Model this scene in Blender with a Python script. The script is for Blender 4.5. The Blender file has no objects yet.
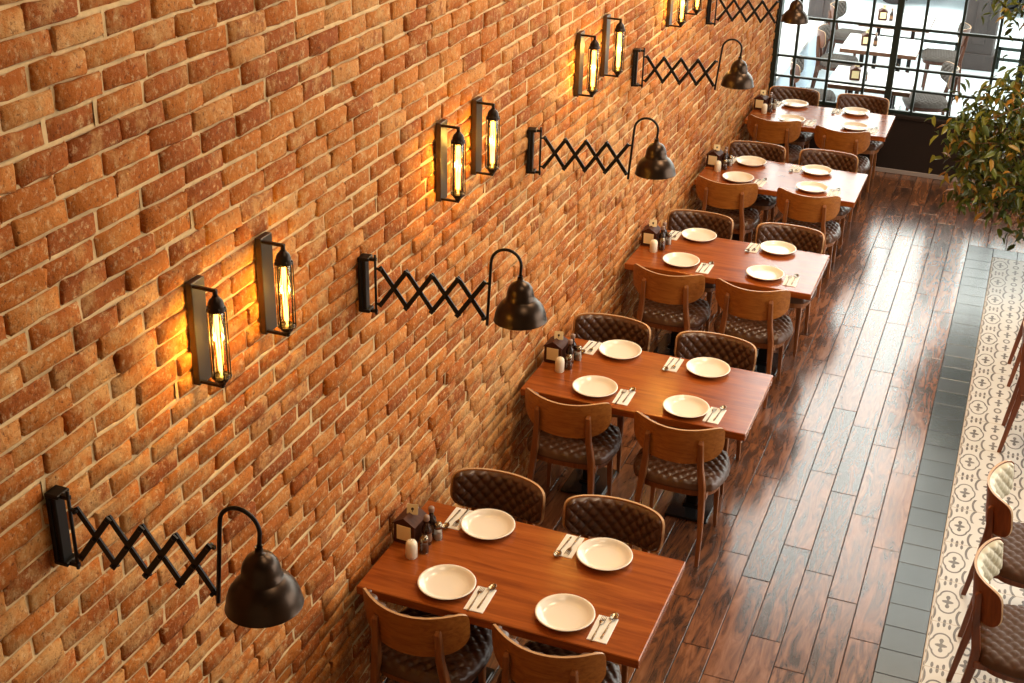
import bpy, math, random
from mathutils import Vector, Matrix
random.seed(7)
SC = bpy.context.scene
COL = SC.collection
PI = math.pi

# ------------------------------------------------------------------ helpers
class MB:
    """collects geometry for ONE mesh object"""
    def __init__(s): s.v=[]; s.f=[]; s.m=[]; s.sm=[]
    def add(s, vs, fs, mi=0, smooth=False, M=None):
        o=len(s.v)
        if M is not None: vs=[tuple(M@Vector(p)) for p in vs]
        s.v.extend([tuple(p) for p in vs])
        for f in fs:
            s.f.append(tuple(i+o for i in f)); s.m.append(mi); s.sm.append(smooth)
        return s
    def box(s, lo, hi, mi=0, M=None):
        x0,y0,z0=lo; x1,y1,z1=hi
        vs=[(x0,y0,z0),(x1,y0,z0),(x1,y1,z0),(x0,y1,z0),(x0,y0,z1),(x1,y0,z1),(x1,y1,z1),(x0,y1,z1)]
        fs=[(3,2,1,0),(4,5,6,7),(0,1,5,4),(1,2,6,5),(2,3,7,6),(3,0,4,7)]
        return s.add(vs,fs,mi,False,M)
    def bbox(s, lo, hi, b=.004, mi=0, M=None):
        """box with all edges chamfered"""
        c=[(lo[i]+hi[i])/2 for i in range(3)]; h=[(hi[i]-lo[i])/2 for i in range(3)]
        b=min(b,min(h)*.9)
        idx={}; vs=[]
        for sx in(-1,1):
            for sy in(-1,1):
                for sz in(-1,1):
                    sg=(sx,sy,sz)
                    for ax in range(3):
                        p=[c[i]+sg[i]*(h[i] if i==ax else h[i]-b) for i in range(3)]
                        idx[(sg,ax)]=len(vs); vs.append(tuple(p))
        fs=[]
        def fix(f):
            n=Vector((0,0,0)); P=[Vector(vs[i]) for i in f]
            ctr=sum(P,Vector((0,0,0)))/len(P)
            n=(P[1]-P[0]).cross(P[2]-P[0])
            if n.dot(ctr-Vector(c))<0: f=f[::-1]
            fs.append(tuple(f))
        for ax in range(3):
            a,d=[i for i in range(3) if i!=ax]
            for sg in(-1,1):
                q=[]
                for (sa,sd) in((-1,-1),(1,-1),(1,1),(-1,1)):
                    t=[0,0,0]; t[ax]=sg;t[a]=sa;t[d]=sd; q.append(idx[(tuple(t),ax)])
                fix(q)
        for ax in range(3):
            a,d=[i for i in range(3) if i!=ax]
            for sa in(-1,1):
                for sd in(-1,1):
                    t0=[0,0,0];t0[ax]=-1;t0[a]=sa;t0[d]=sd
                    t1=list(t0);t1[ax]=1
                    fix([idx[(tuple(t0),a)],idx[(tuple(t1),a)],idx[(tuple(t1),d)],idx[(tuple(t0),d)]])
        for sx in(-1,1):
            for sy in(-1,1):
                for sz in(-1,1): fix([idx[((sx,sy,sz),k)] for k in range(3)])
        return s.add(vs,fs,mi,False,M)
    def lathe(s, prof, c=(0,0,0), n=24, mi=0, smooth=True, M=None, sx=1, sy=1):
        """prof: list of (r,z); closed at ends when r==0"""
        vs=[];fs=[];rings=[]
        for r,z in prof:
            if r<=1e-6: rings.append([len(vs)]); vs.append((c[0],c[1],c[2]+z))
            else:
                rings.append(list(range(len(vs),len(vs)+n)))
                for k in range(n):
                    a=2*PI*k/n; vs.append((c[0]+r*sx*math.cos(a),c[1]+r*sy*math.sin(a),c[2]+z))
        for A,B in zip(rings[:-1],rings[1:]):
            for k in range(n):
                k2=(k+1)%n
                if len(A)==1 and len(B)==1: continue
                if len(A)==1: fs.append((A[0],B[k2],B[k])[::-1])
                elif len(B)==1: fs.append((A[k],A[k2],B[0]))
                else: fs.append((A[k],A[k2],B[k2],B[k]))
        return s.add(vs,fs,mi,smooth,M)
    def tube(s, pts, r, n=8, mi=0, smooth=True, M=None, cap=True):
        pts=[Vector(p) for p in pts]
        if not isinstance(r,(list,tuple)): r=[r]*len(pts)
        vs=[];fs=[]
        t=(pts[1]-pts[0]).normalized()
        up=Vector((0,0,1)) if abs(t.z)<.9 else Vector((0,1,0))
        nrm=t.cross(up).normalized()
        for i,p in enumerate(pts):
            if i==0: t=(pts[1]-p)
            elif i==len(pts)-1: t=(p-pts[i-1])
            else: t=(pts[i+1]-pts[i-1])
            t.normalize()
            nrm=(nrm-t*nrm.dot(t)).normalized(); b=t.cross(nrm)
            for k in range(n):
                a=2*PI*k/n; vs.append(tuple(p+(nrm*math.cos(a)+b*math.sin(a))*r[i]))
        for i in range(len(pts)-1):
            for k in range(n):
                k2=(k+1)%n
                fs.append((i*n+k,i*n+k2,(i+1)*n+k2,(i+1)*n+k))
        if cap:
            fs.append(tuple(range(n))[::-1]); fs.append(tuple((len(pts)-1)*n+k for k in range(n)))
        return s.add(vs,fs,mi,smooth,M)
    def beam(s, pts, wx, wy, mi=0, M=None, ch=.25):
        """vertical-ish bar with chamfered rectangular section in the xy plane, sizes per point"""
        n=8; vs=[];fs=[]
        for i,p in enumerate(pts):
            a=wx[i]/2; b=wy[i]/2; c=min(a,b)*ch
            for (x,y) in((-a+c,-b),(a-c,-b),(a,-b+c),(a,b-c),(a-c,b),(-a+c,b),(-a,b-c),(-a,-b+c)):
                vs.append((p[0]+x,p[1]+y,p[2]))
        for i in range(len(pts)-1):
            for k in range(n):
                k2=(k+1)%n; fs.append((i*n+k,i*n+k2,(i+1)*n+k2,(i+1)*n+k))
        fs.append(tuple(range(n))[::-1]); fs.append(tuple((len(pts)-1)*n+k for k in range(n)))
        return s.add(vs,fs,mi,False,M)
    def bar(s, a, b, w, t, nrm, mi=0, M=None):
        """flat bar from a to b, width w in the plane perpendicular to nrm, thickness t along nrm"""
        a=Vector(a);b=Vector(b);nrm=Vector(nrm).normalized()
        d=(b-a).normalized(); q=nrm.cross(d).normalized()
        vs=[]
        for p in(a-d*w*.5,b+d*w*.5):
            for (i,j) in((-1,-1),(1,-1),(1,1),(-1,1)): vs.append(tuple(p+q*(i*w/2)+nrm*(j*t/2)))
        return s.add(vs,[(3,2,1,0),(4,5,6,7),(0,1,5,4),(1,2,6,5),(2,3,7,6),(3,0,4,7)],mi,False,M)
    def grid(s, P, nu, nv, mi=0, smooth=True, M=None, flip=False):
        vs=[P(i/(nu-1),j/(nv-1)) for j in range(nv) for i in range(nu)]
        fs=[]
        for j in range(nv-1):
            for i in range(nu-1):
                q=(j*nu+i,j*nu+i+1,(j+1)*nu+i+1,(j+1)*nu+i)
                fs.append(q[::-1] if flip else q)
        return s.add(vs,fs,mi,smooth,M)
    def build(s, name, mats, parent=None, loc=None):
        me=bpy.data.meshes.new(name)
        me.from_pydata(s.v,[],s.f)
        if not isinstance(mats,(list,tuple)): mats=[mats]
        for m in mats: me.materials.append(m)
        me.polygons.foreach_set('material_index',s.m)
        me.polygons.foreach_set('use_smooth',s.sm)
        me.update()
        o=bpy.data.objects.new(name,me); COL.objects.link(o)
        if parent is not None: o.parent=parent
        if loc is not None: o.location=loc
        return o

def tag(o, label=None, cat=None, group=None, kind=None):
    if label: o['label']=label
    if cat: o['category']=cat
    if group: o['group']=group
    if kind: o['kind']=kind
    return o
def empty(name, loc=(0,0,0), rz=0):
    o=bpy.data.objects.new(name,None); o.empty_display_size=.05; COL.objects.link(o)
    o.location=loc; o.rotation_euler=(0,0,rz); return o
def copy_tree(o, parent=None):
    c=o.copy(); COL.objects.link(c)
    if parent is not None: c.parent=parent
    for ch in [x for x in KIDS.get(o.name,[])]: 
        copy_tree(ch,c)
    return c
KIDS={}
def freeze(root):
    """remember children lists once, so copies of copies are never walked by accident"""
    def rec(o):
        ch=list(o.children); KIDS[o.name]=ch
        for c in ch: rec(c)
    bpy.context.view_layer.update(); rec(root)
def place(proto, used, loc, rz, label, cat, group):
    o=proto if not used.get(proto.name) else copy_tree(proto)
    used[proto.name]=True
    o.location=loc; o.rotation_euler=(0,0,rz)
    return tag(o,label,cat,group)
USED={}

# ------------------------------------------------------------------ materials
def newmat(name):
    m=bpy.data.materials.new(name); m.use_nodes=True
    nt=m.node_tree; b=nt.nodes['Principled BSDF']; return m,nt,b
def simple(name,col,rough=.5,metal=0,spec=.5,bump=0,bscale=200,var=.0,vscale=30,emit=None,es=0):
    m,nt,b=newmat(name); N=nt.nodes; L=nt.links
    b.inputs['Base Color'].default_value=(*col,1); b.inputs['Roughness'].default_value=rough
    b.inputs['Metallic'].default_value=metal; b.inputs['Specular IOR Level'].default_value=spec
    if emit: b.inputs['Emission Color'].default_value=(*emit,1); b.inputs['Emission Strength'].default_value=es
    if bump or var:
        tc=N.new('ShaderNodeTexCoord'); nz=N.new('ShaderNodeTexNoise'); nz.inputs['Scale'].default_value=vscale; nz.inputs['Detail'].default_value=5
        L.new(tc.outputs['Object'],nz.inputs['Vector'])
        if var:
            mx=N.new('ShaderNodeMix'); mx.data_type='RGBA'
            mx.inputs[6].default_value=(*[c*(1-var) for c in col],1); mx.inputs[7].default_value=(*[min(1,c*(1+var)) for c in col],1)
            L.new(nz.outputs[0],mx.inputs[0]); L.new(mx.outputs[2],b.inputs['Base Color'])
        if bump:
            n2=N.new('ShaderNodeTexNoise'); n2.inputs['Scale'].default_value=bscale; n2.inputs['Detail'].default_value=4
            L.new(tc.outputs['Object'],n2.inputs['Vector'])
            bp=N.new('ShaderNodeBump'); bp.inputs['Strength'].default_value=bump; bp.inputs['Distance'].default_value=.003
            L.new(n2.outputs[0],bp.inputs['Height']); L.new(bp.outputs[0],b.inputs['Normal'])
    return m
def ramp(N,stops,interp='LINEAR'):
    r=N.new('ShaderNodeValToRGB'); r.color_ramp.interpolation=interp
    e=r.color_ramp.elements
    while len(e)>1: e.remove(e[-1])
    e[0].position=stops[0][0]; e[0].color=(*stops[0][1],1)
    for p,c in stops[1:]:
        x=e.new(p); x.color=(*c,1)
    return r
def woodmat(name,cols,scale=(3,30,30),rough=.35,island=0,bump=.15,spec=.5,coat=0):
    m,nt,b=newmat(name); N=nt.nodes; L=nt.links
    tc=N.new('ShaderNodeTexCoord'); mp=N.new('ShaderNodeMapping'); mp.inputs['Scale'].default_value=scale
    L.new(tc.outputs['Object'],mp.inputs['Vector'])
    oi=N.new('ShaderNodeObjectInfo'); gi=N.new('ShaderNodeNewGeometry')
    ad=N.new('ShaderNodeMath'); ad.operation='ADD'; L.new(oi.outputs['Random'],ad.inputs[0]); L.new(gi.outputs['Random Per Island'],ad.inputs[1])
    ml=N.new('ShaderNodeMath'); ml.operation='MULTIPLY'; ml.inputs[1].default_value=37.; L.new(ad.outputs[0],ml.inputs[0])
    va=N.new('ShaderNodeVectorMath'); va.operation='ADD'; L.new(mp.outputs[0],va.inputs[0]); L.new(ml.outputs[0],va.inputs[1])
    nz=N.new('ShaderNodeTexNoise'); nz.inputs['Scale'].default_value=1; nz.inputs['Detail'].default_value=7; nz.inputs['Roughness'].default_value=.62; nz.inputs['Distortion'].default_value=.6
    L.new(va.outputs[0],nz.inputs['Vector'])
    fac=nz.outputs[0]
    if island:
        m1=N.new('ShaderNodeMath'); m1.operation='MULTIPLY_ADD'; m1.inputs[1].default_value=island; m1.inputs[2].default_value=-island/2
        L.new(gi.outputs['Random Per Island'],m1.inputs[0])
        a2=N.new('ShaderNodeMath'); a2.operation='ADD'; L.new(fac,a2.inputs[0]); L.new(m1.outputs[0],a2.inputs[1]); fac=a2.outputs[0]
    r=ramp(N,cols); L.new(fac,r.inputs[0]); L.new(r.outputs[0],b.inputs['Base Color'])
    b.inputs['Roughness'].default_value=rough; b.inputs['Specular IOR Level'].default_value=spec
    if coat: b.inputs['Coat Weight'].default_value=coat; b.inputs['Coat Roughness'].default_value=.2
    if bump:
        bp=N.new('ShaderNodeBump'); bp.inputs['Strength'].default_value=bump; bp.inputs['Distance'].default_value=.002
        L.new(nz.outputs[0],bp.inputs['Height']); L.new(bp.outputs[0],b.inputs['Normal'])
    return m

M={}
M['black_metal']=simple('black_metal',(.012,.010,.009),.42,.6)
M['base_metal']=simple('polished_black_base',(.02,.02,.02),.16,.3)
M['iron']=simple('iron',(.03,.022,.018),.35,.9)
M['bronze']=simple('bronze_shade',(.045,.028,.018),.32,.85,var=.3,vscale=12)
M['shade_in']=simple('shade_inside',(.5,.45,.38),.5)
M['leather']=simple('dark_leather',(.075,.030,.013),.33,0,.5,bump=.12,bscale=350,var=.25,vscale=14)
M['painted_sheen_leather']=simple('painted_sheen_leather',(.62,.58,.42),.4,0,.5,bump=.1,bscale=350)  # bright window reflection on the back pads, put into the colour as cream
M['grey_fabric']=simple('grey_weave',(.085,.07,.06),.8,bump=.3,bscale=500)
M['ply']=woodmat('honey_plywood',[(.25,(.19,.055,.007)),(.5,(.34,.115,.016)),(.75,(.44,.17,.03))],(5,60,60),.38)
M['ply_edge']=simple('plywood_edge',(.50,.30,.15),.4)
M['legwood']=woodmat('leg_wood',[(.25,(.13,.040,.010)),(.5,(.24,.080,.020)),(.75,(.33,.125,.035))],(40,40,4),.38)
M['redwood']=woodmat('reddish_leg_wood',[(.25,(.09,.020,.006)),(.5,(.17,.042,.010)),(.75,(.25,.070,.016))],(40,40,4),.38)
M['table']=woodmat('table_wood',[(.22,(.13,.024,.004)),(.42,(.25,.055,.008)),(.6,(.34,.085,.013)),(.8,(.42,.13,.024))],(2.2,26,26),.20,spec=.55,bump=.03)
M['plate']=simple('cream_glaze',(.86,.80,.68),.16,0,.5)
M['napkin']=simple('napkin_paper',(.90,.87,.80),.8,bump=.2,bscale=300)
M['steel']=simple('cutlery_steel',(.26,.21,.15),.25,1)
M['caddy']=woodmat('caddy_wood',[(.3,(.040,.011,.005)),(.7,(.085,.024,.009))],(6,40,40),.6,spec=.25)
M['card']=simple('cream_card',(.85,.68,.38),.7)
M['ink']=simple('dark_ink',(.05,.03,.02),.7)
M['white_cer']=simple('white_ceramic',(.85,.76,.58),.25)
M['dark_glass']=simple('dark_bottle',(.025,.010,.006),.12)
M['cork']=simple('bottle_cap',(.25,.16,.12),.4)
def glassy(name,col,alpha,rough=.05):
    m,nt,b=newmat(name); N=nt.nodes;L=nt.links
    N.remove(b); out=N['Material Output']
    tr=N.new('ShaderNodeBsdfTransparent'); tr.inputs[0].default_value=(*col,1)
    gl=N.new('ShaderNodeBsdfGlossy'); gl.inputs['Roughness'].default_value=rough
    fr=N.new('ShaderNodeFresnel'); fr.inputs[0].default_value=1.45
    ad=N.new('ShaderNodeMath'); ad.operation='ADD'; ad.use_clamp=True; ad.inputs[1].default_value=alpha; L.new(fr.outputs[0],ad.inputs[0])
    mx=N.new('ShaderNodeMixShader'); L.new(ad.outputs[0],mx.inputs[0]); L.new(tr.outputs[0],mx.inputs[1]); L.new(gl.outputs[0],mx.inputs[2]); L.new(mx.outputs[0],out.inputs[0])
    return m
M['pane']=glassy('window_glass',(.93,.98,.98),.0,.02)
M['tube_glass']=glassy('amber_tube_glass',(1,.80,.42),.06,.05)
M['clear_glass']=glassy('shaker_glass',(.9,.86,.8),.10,.08)
M['filament']=simple('glowing_filament',(1,.7,.2),.5,emit=(1,.56,.13),es=9)
M['sconce_plate']=simple('gunmetal_plate',(.075,.060,.048),.33,.85)
M['salt']=simple('salt',(.85,.8,.72),.8)
M['pepper']=simple('pepper',(.10,.05,.03),.8)
M['dark_panel']=simple('dark_brown_panel',(.014,.007,.004),.6,0,.25,var=.2,vscale=5)
M['frame']=simple('dark_green_steel_frame',(.012,.022,.018),.4,.3)
M['plaster']=simple('warm_plaster',(.55,.42,.28),.9,var=.1,vscale=2)
M['ceil']=simple('dark_ceiling',(.16,.10,.06),.9)
M['pavement']=simple('pale_pavement',(.60,.68,.72),.8,var=.06,vscale=3)
M['out_wall']=simple('painted_blue_shade',(.45,.56,.66),.8)  # wall face in shade: the bluish shadow tone is put into its colour
M['out_wall_top']=simple('white_coping',(.8,.82,.82),.7)
M['pillar']=simple('grey_brown_pillar',(.045,.034,.032),.6,var=.3,vscale=6)
M['out_table']=woodmat('painted_glare_top',[(.3,(.62,.62,.60)),(.7,(.76,.76,.74))],(3,20,20),.3,bump=0)  # white sky reflection on the terrace tops, painted into the colour
M['out_edge']=simple('brown_table_edge',(.12,.045,.02),.5)
M['car_white']=simple('car_paint_white',(.8,.82,.84),.25)
M['car_glass']=simple('car_dark_glass',(.01,.03,.035),.1)
M['tyre']=simple('tyre_rubber',(.015,.015,.016),.8)
M['terracotta']=simple('pot_terracotta',(.22,.09,.045),.7,var=.2)
M['soil']=simple('potting_soil',(.03,.018,.01),.95,bump=.6,bscale=60)
M['bark']=simple('tree_bark',(.17,.085,.04),.85,bump=.5,bscale=60,var=.3)

def leafmat():
    m,nt,b=newmat('ficus_leaves'); N=nt.nodes;L=nt.links
    gi=N.new('ShaderNodeNewGeometry')
    r=ramp(N,[(0,(.022,.034,.006)),(.3,(.055,.075,.012)),(.6,(.12,.145,.02)),(.8,(.22,.22,.03)),(.9,(.32,.19,.025)),(1,(.40,.15,.02))])
    L.new(gi.outputs['Random Per Island'],r.inputs[0]); L.new(r.outputs[0],b.inputs['Base Color'])
    b.inputs['Roughness'].default_value=.32
    out=N['Material Output']; tl=N.new('ShaderNodeBsdfTranslucent'); L.new(r.outputs[0],tl.inputs[0])
    mx=N.new('ShaderNodeMixShader'); mx.inputs[0].default_value=.3; L.new(b.outputs[0],mx.inputs[1]); L.new(tl.outputs[0],mx.inputs[2]); L.new(mx.outputs[0],out.inputs[0])
    return m
M['leaf']=leafmat()

def brickmat():
    m,nt,b=newmat('old_brick'); N=nt.nodes;L=nt.links
    gi=N.new('ShaderNodeNewGeometry'); tc=N.new('ShaderNodeTexCoord')
    r=ramp(N,[(0,(.27,.062,.006)),(.25,(.36,.092,.009)),(.55,(.42,.120,.013)),(.85,(.48,.160,.026)),(.96,(.54,.24,.07)),(1,(.36,.12,.03))])
    n1=N.new('ShaderNodeTexNoise'); n1.inputs['Scale'].default_value=22; n1.inputs['Detail'].default_value=6; n1.inputs['Roughness'].default_value=.65
    L.new(tc.outputs['Object'],n1.inputs['Vector'])
    ma=N.new('ShaderNodeMath'); ma.operation='MULTIPLY_ADD'; ma.inputs[1].default_value=.5; ma.inputs[2].default_value=-.25; L.new(n1.outputs[0],ma.inputs[0])
    ad=N.new('ShaderNodeMath'); ad.use_clamp=True; L.new(gi.outputs['Random Per Island'],ad.inputs[0]); L.new(ma.outputs[0],ad.inputs[1]); L.new(ad.outputs[0],r.inputs[0])
    # old mortar smeared over the brick faces, in patches
    n2=N.new('ShaderNodeTexNoise'); n2.inputs['Scale'].default_value=9; n2.inputs['Detail'].default_value=8; n2.inputs['Roughness'].default_value=.7
    L.new(tc.outputs['Object'],n2.inputs['Vector'])
    n3=N.new('ShaderNodeTexNoise'); n3.inputs['Scale'].default_value=.9; n3.inputs['Detail'].default_value=3; L.new(tc.outputs['Object'],n3.inputs['Vector'])
    s3=N.new('ShaderNodeMath'); s3.operation='MULTIPLY_ADD'; s3.inputs[1].default_value=.5; s3.inputs[2].default_value=-.27; L.new(n3.outputs[0],s3.inputs[0])
    sa=N.new('ShaderNodeMath'); L.new(n2.outputs[0],sa.inputs[0]); L.new(s3.outputs[0],sa.inputs[1])
    sm=ramp(N,[(.47,(0,0,0)),(.62,(.75,.75,.75))]); L.new(sa.outputs[0],sm.inputs[0])
    mx=N.new('ShaderNodeMix'); mx.data_type='RGBA'; mx.inputs[7].default_value=(.55,.30,.105,1)
    L.new(sm.outputs[0],mx.inputs[0]); L.new(r.outputs[0],mx.inputs[6])
    # dark burnt pits
    n4=N.new('ShaderNodeTexNoise'); n4.inputs['Scale'].default_value=70; n4.inputs['Detail'].default_value=7; n4.inputs['Roughness'].default_value=.7; L.new(tc.outputs['Object'],n4.inputs['Vector'])
    pr=ramp(N,[(.32,(.9,.9,.9)),(.45,(0,0,0))]); L.new(n4.outputs[0],pr.inputs[0])
    m2=N.new('ShaderNodeMix'); m2.data_type='RGBA'; m2.inputs[7].default_value=(.09,.025,.008,1); L.new(pr.outputs[0],m2.inputs[0]); L.new(mx.outputs[2],m2.inputs[6])
    # pale flecks of lime left in the surface
    n5=N.new('ShaderNodeTexNoise'); n5.inputs['Scale'].default_value=42; n5.inputs['Detail'].default_value=8; n5.inputs['Roughness'].default_value=.75; L.new(tc.outputs['Object'],n5.inputs['Vector'])
    fr=ramp(N,[(.53,(0,0,0)),(.66,(.85,.85,.85))]); L.new(n5.outputs[0],fr.inputs[0])
    m3=N.new('ShaderNodeMix'); m3.data_type='RGBA'; m3.inputs[7].default_value=(.62,.40,.19,1); L.new(fr.outputs[0],m3.inputs[0]); L.new(m2.outputs[2],m3.inputs[6])
    L.new(m3.outputs[2],b.inputs['Base Color']); b.inputs['Roughness'].default_value=.85; b.inputs['Specular IOR Level'].default_value=.25
    hs=N.new('ShaderNodeMath'); hs.operation='MULTIPLY_ADD'; hs.inputs[1].default_value=.6; L.new(n4.outputs[0],hs.inputs[0]); L.new(n1.outputs[0],hs.inputs[2])
    bp=N.new('ShaderNodeBump'); bp.inputs['Strength'].default_value=.9; bp.inputs['Distance'].default_value=.010; L.new(hs.outputs[0],bp.inputs['Height']); L.new(bp.outputs[0],b.inputs['Normal'])
    return m
M['brick']=brickmat()
M['mortar']=simple('old_mortar',(.64,.45,.23),.95,0,.2,bump=1.0,bscale=45,var=.35,vscale=20)

def floorwood():
    m,nt,b=newmat('floor_planks'); N=nt.nodes;L=nt.links
    tc=N.new('ShaderNodeTexCoord'); gi=N.new('ShaderNodeNewGeometry')
    mp=N.new('ShaderNodeMapping'); mp.inputs['Scale'].default_value=(20,3.2,1); L.new(tc.outputs['Object'],mp.inputs['Vector'])
    ml=N.new('ShaderNodeMath'); ml.operation='MULTIPLY'; ml.inputs[1].default_value=53; L.new(gi.outputs['Random Per Island'],ml.inputs[0])
    va=N.new('ShaderNodeVectorMath'); L.new(mp.outputs[0],va.inputs[0]); L.new(ml.outputs[0],va.inputs[1])
    n1=N.new('ShaderNodeTexNoise'); n1.inputs['Scale'].default_value=1; n1.inputs['Detail'].default_value=8; n1.inputs['Roughness'].default_value=.65; n1.inputs['Distortion'].default_value=1.1; L.new(va.outputs[0],n1.inputs['Vector'])
    isl=N.new('ShaderNodeMath'); isl.operation='MULTIPLY_ADD'; isl.inputs[1].default_value=.15; isl.inputs[2].default_value=-.06; L.new(gi.outputs['Random Per Island'],isl.inputs[0])
    ad=N.new('ShaderNodeMath'); L.new(n1.outputs[0],ad.inputs[0]); L.new(isl.outputs[0],ad.inputs[1])
    r=ramp(N,[(.28,(.030,.018,.013)),(.42,(.075,.036,.023)),(.5,(.15,.058,.026)),(.6,(.23,.088,.036)),(.74,(.30,.13,.06)),(.85,(.20,.11,.07))]); L.new(ad.outputs[0],r.inputs[0])
    L.new(r.outputs[0],b.inputs['Base Color'])
    rr=N.new('ShaderNodeMath'); rr.operation='MULTIPLY_ADD'; rr.inputs[1].default_value=.16; rr.inputs[2].default_value=.13; L.new(n1.outputs[0],rr.inputs[0]); L.new(rr.outputs[0],b.inputs['Roughness'])
    b.inputs['Specular IOR Level'].default_value=.8; b.inputs['Coat Weight'].default_value=.35; b.inputs['Coat Roughness'].default_value=.16
    bp=N.new('ShaderNodeBump'); bp.inputs['Strength'].default_value=.07; bp.inputs['Distance'].default_value=.003; L.new(n1.outputs[0],bp.inputs['Height']); L.new(bp.outputs[0],b.inputs['Normal'])
    return m
M['floor']=floorwood()
M['gap']=simple('floor_gap',(.02,.012,.008),.9)
def slate():
    m,nt,b=newmat('grey_slate_tile'); N=nt.nodes;L=nt.links
    gi=N.new('ShaderNodeNewGeometry'); r=ramp(N,[(0,(.030,.040,.046)),(1,(.058,.070,.078))]); L.new(gi.outputs['Random Per Island'],r.inputs[0]); L.new(r.outputs[0],b.inputs['Base Color'])
    b.inputs['Roughness'].default_value=.26; b.inputs['Specular IOR Level'].default_value=.9
    return m
M['slate']=slate()
M['grout']=simple('tile_grout',(.50,.42,.33),.9)

def tilemat():
    m,nt,b=newmat('patterned_cement_tile'); N=nt.nodes;L=nt.links
    def V(x):
        return x
    def op(o,a,b2=None,c=None):
        n=N.new('ShaderNodeMath'); n.operation=o
        for i,x in enumerate((a,b2,c)):
            if x is None: continue
            if isinstance(x,(int,float)): n.inputs[i].default_value=x
            else: L.new(x,n.inputs[i])
        return n.outputs[0]
    tc=N.new('ShaderNodeTexCoord'); sp=N.new('ShaderNodeSeparateXYZ'); L.new(tc.outputs['Object'],sp.inputs[0])
    PX,PY=.25,.388
    def wrap(v,off,per):
        t=op('DIVIDE',op('SUBTRACT',v,off),per); t=op('ADD',t,.5); t=op('SUBTRACT',op('FRACT',t),.5); return op('MULTIPLY',t,per)
    ax=op('ABSOLUTE',wrap(sp.outputs[0],2.487,PX)); ay=op('ABSOLUTE',wrap(sp.outputs[1],1.536,PY))
    def rad(x,y,rx,ry):
        return op('SQRT',op('ADD',op('POWER',op('DIVIDE',x,rx),2.0),op('POWER',op('DIVIDE',y,ry),2.0)))
    def ring(x,y,rx,ry,w):
        return op('LESS_THAN',op('ABSOLUTE',op('SUBTRACT',rad(x,y,rx,ry),1.0)),w)
    def cross(x,y,s):
        X=op('ABSOLUTE',x);Y=op('ABSOLUTE',y)
        a=op('MULTIPLY',op('LESS_THAN',X,.006*s),op('LESS_THAN',Y,.055*s))
        a2=op('LESS_THAN',rad(X,op('SUBTRACT',Y,.040*s),.011*s,.018*s),1.0)
        c=op('LESS_THAN',rad(X,Y,.030*s,.014*s),1.0)
        return op('MAXIMUM',a,op('MAXIMUM',a2,c))
    # quatrefoil outline: union of 4 lobes -> ring of min radius
    def foil(x,y):
        d=op('MINIMUM',rad(x,op('SUBTRACT',y,.045),.042,.055),rad(op('SUBTRACT',x,.022),y,.036,.060))
        return d
    fA=foil(ax,ay)
    ringA=op('MULTIPLY',op('GREATER_THAN',fA,.9),op('LESS_THAN',fA,1.12))
    outA=op('GREATER_THAN',fA,1.25)
    bx=op('SUBTRACT',ax,PX/2); by=op('SUBTRACT',ay,.120)
    fB=rad(bx,by,.072,.105)
    ringB=op('MULTIPLY',op('MULTIPLY',op('GREATER_THAN',fB,.88),op('LESS_THAN',fB,1.06)),op('MULTIPLY',outA,op('GREATER_THAN',ay,.06)))
    mask=op('MAXIMUM',ringA,ringB)
    mask=op('MAXIMUM',mask,cross(ax,ay,1.0))
    mask=op('MAXIMUM',mask,cross(bx,by,.9))
    mask=op('MAXIMUM',mask,ring(bx,ay,.020,.030,.28))
    # fans between
    fy=op('SUBTRACT',ay,PY/2)
    for x0 in (0.0,.028):
        mask=op('MAXIMUM',mask,op('LESS_THAN',rad(op('SUBTRACT',ax,x0),op('ADD',fy,.012+x0*.5),.0075,.022),1.0))
    nz=N.new('ShaderNodeTexNoise'); nz.inputs['Scale'].default_value=7; nz.inputs['Detail'].default_value=4; L.new(tc.outputs['Object'],nz.inputs['Vector'])
    wear=op('MULTIPLY',mask,op('MULTIPLY_ADD',nz.outputs[0],.6,.55))
    # joints
    jy=op('LESS_THAN',op('ABSOLUTE',wrap(sp.outputs[1],1.345,PY)),.0025)
    jx=op('LESS_THAN',op('ABSOLUTE',wrap(sp.outputs[0],2.425,PX*2)),.0022)
    j=op('MAXIMUM',jx,jy)
    mx=N.new('ShaderNodeMix'); mx.data_type='RGBA'; mx.clamp_factor=True; mx.inputs[6].default_value=(.60,.59,.55,1); mx.inputs[7].default_value=(.055,.042,.036,1); L.new(wear,mx.inputs[0])
    m2=N.new('ShaderNodeMix'); m2.data_type='RGBA'; m2.inputs[7].default_value=(.40,.33,.25,1); L.new(j,m2.inputs[0]); L.new(mx.outputs[2],m2.inputs[6])
    L.new(m2.outputs[2],b.inputs['Base Color']); b.inputs['Roughness'].default_value=.42
    return m
M['tile']=tilemat()

# ------------------------------------------------------------------ camera (fitted to the photograph)
CX,CY,CZ=2.3277,-4.2751,4.2703; YAW,PIT,ROL,FPX=.3613,-.4542,.0261,1329.5
f=Vector((-math.sin(YAW)*math.cos(PIT),math.cos(YAW)*math.cos(PIT),math.sin(PIT)))
r=f.cross(Vector((0,0,1))).normalized(); u=r.cross(f)
r2=math.cos(ROL)*r+math.sin(ROL)*u; u2=-math.sin(ROL)*r+math.cos(ROL)*u
cam=bpy.data.cameras.new('camera'); co=bpy.data.objects.new('camera',cam); COL.objects.link(co)
mw=Matrix(((r2.x,u2.x,-f.x,CX),(r2.y,u2.y,-f.y,CY),(r2.z,u2.z,-f.z,CZ),(0,0,0,1)))
co.matrix_world=mw; cam.sensor_width=36; cam.lens=FPX/1024*36; cam.clip_start=.05; cam.clip_end=200
SC.camera=co

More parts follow.
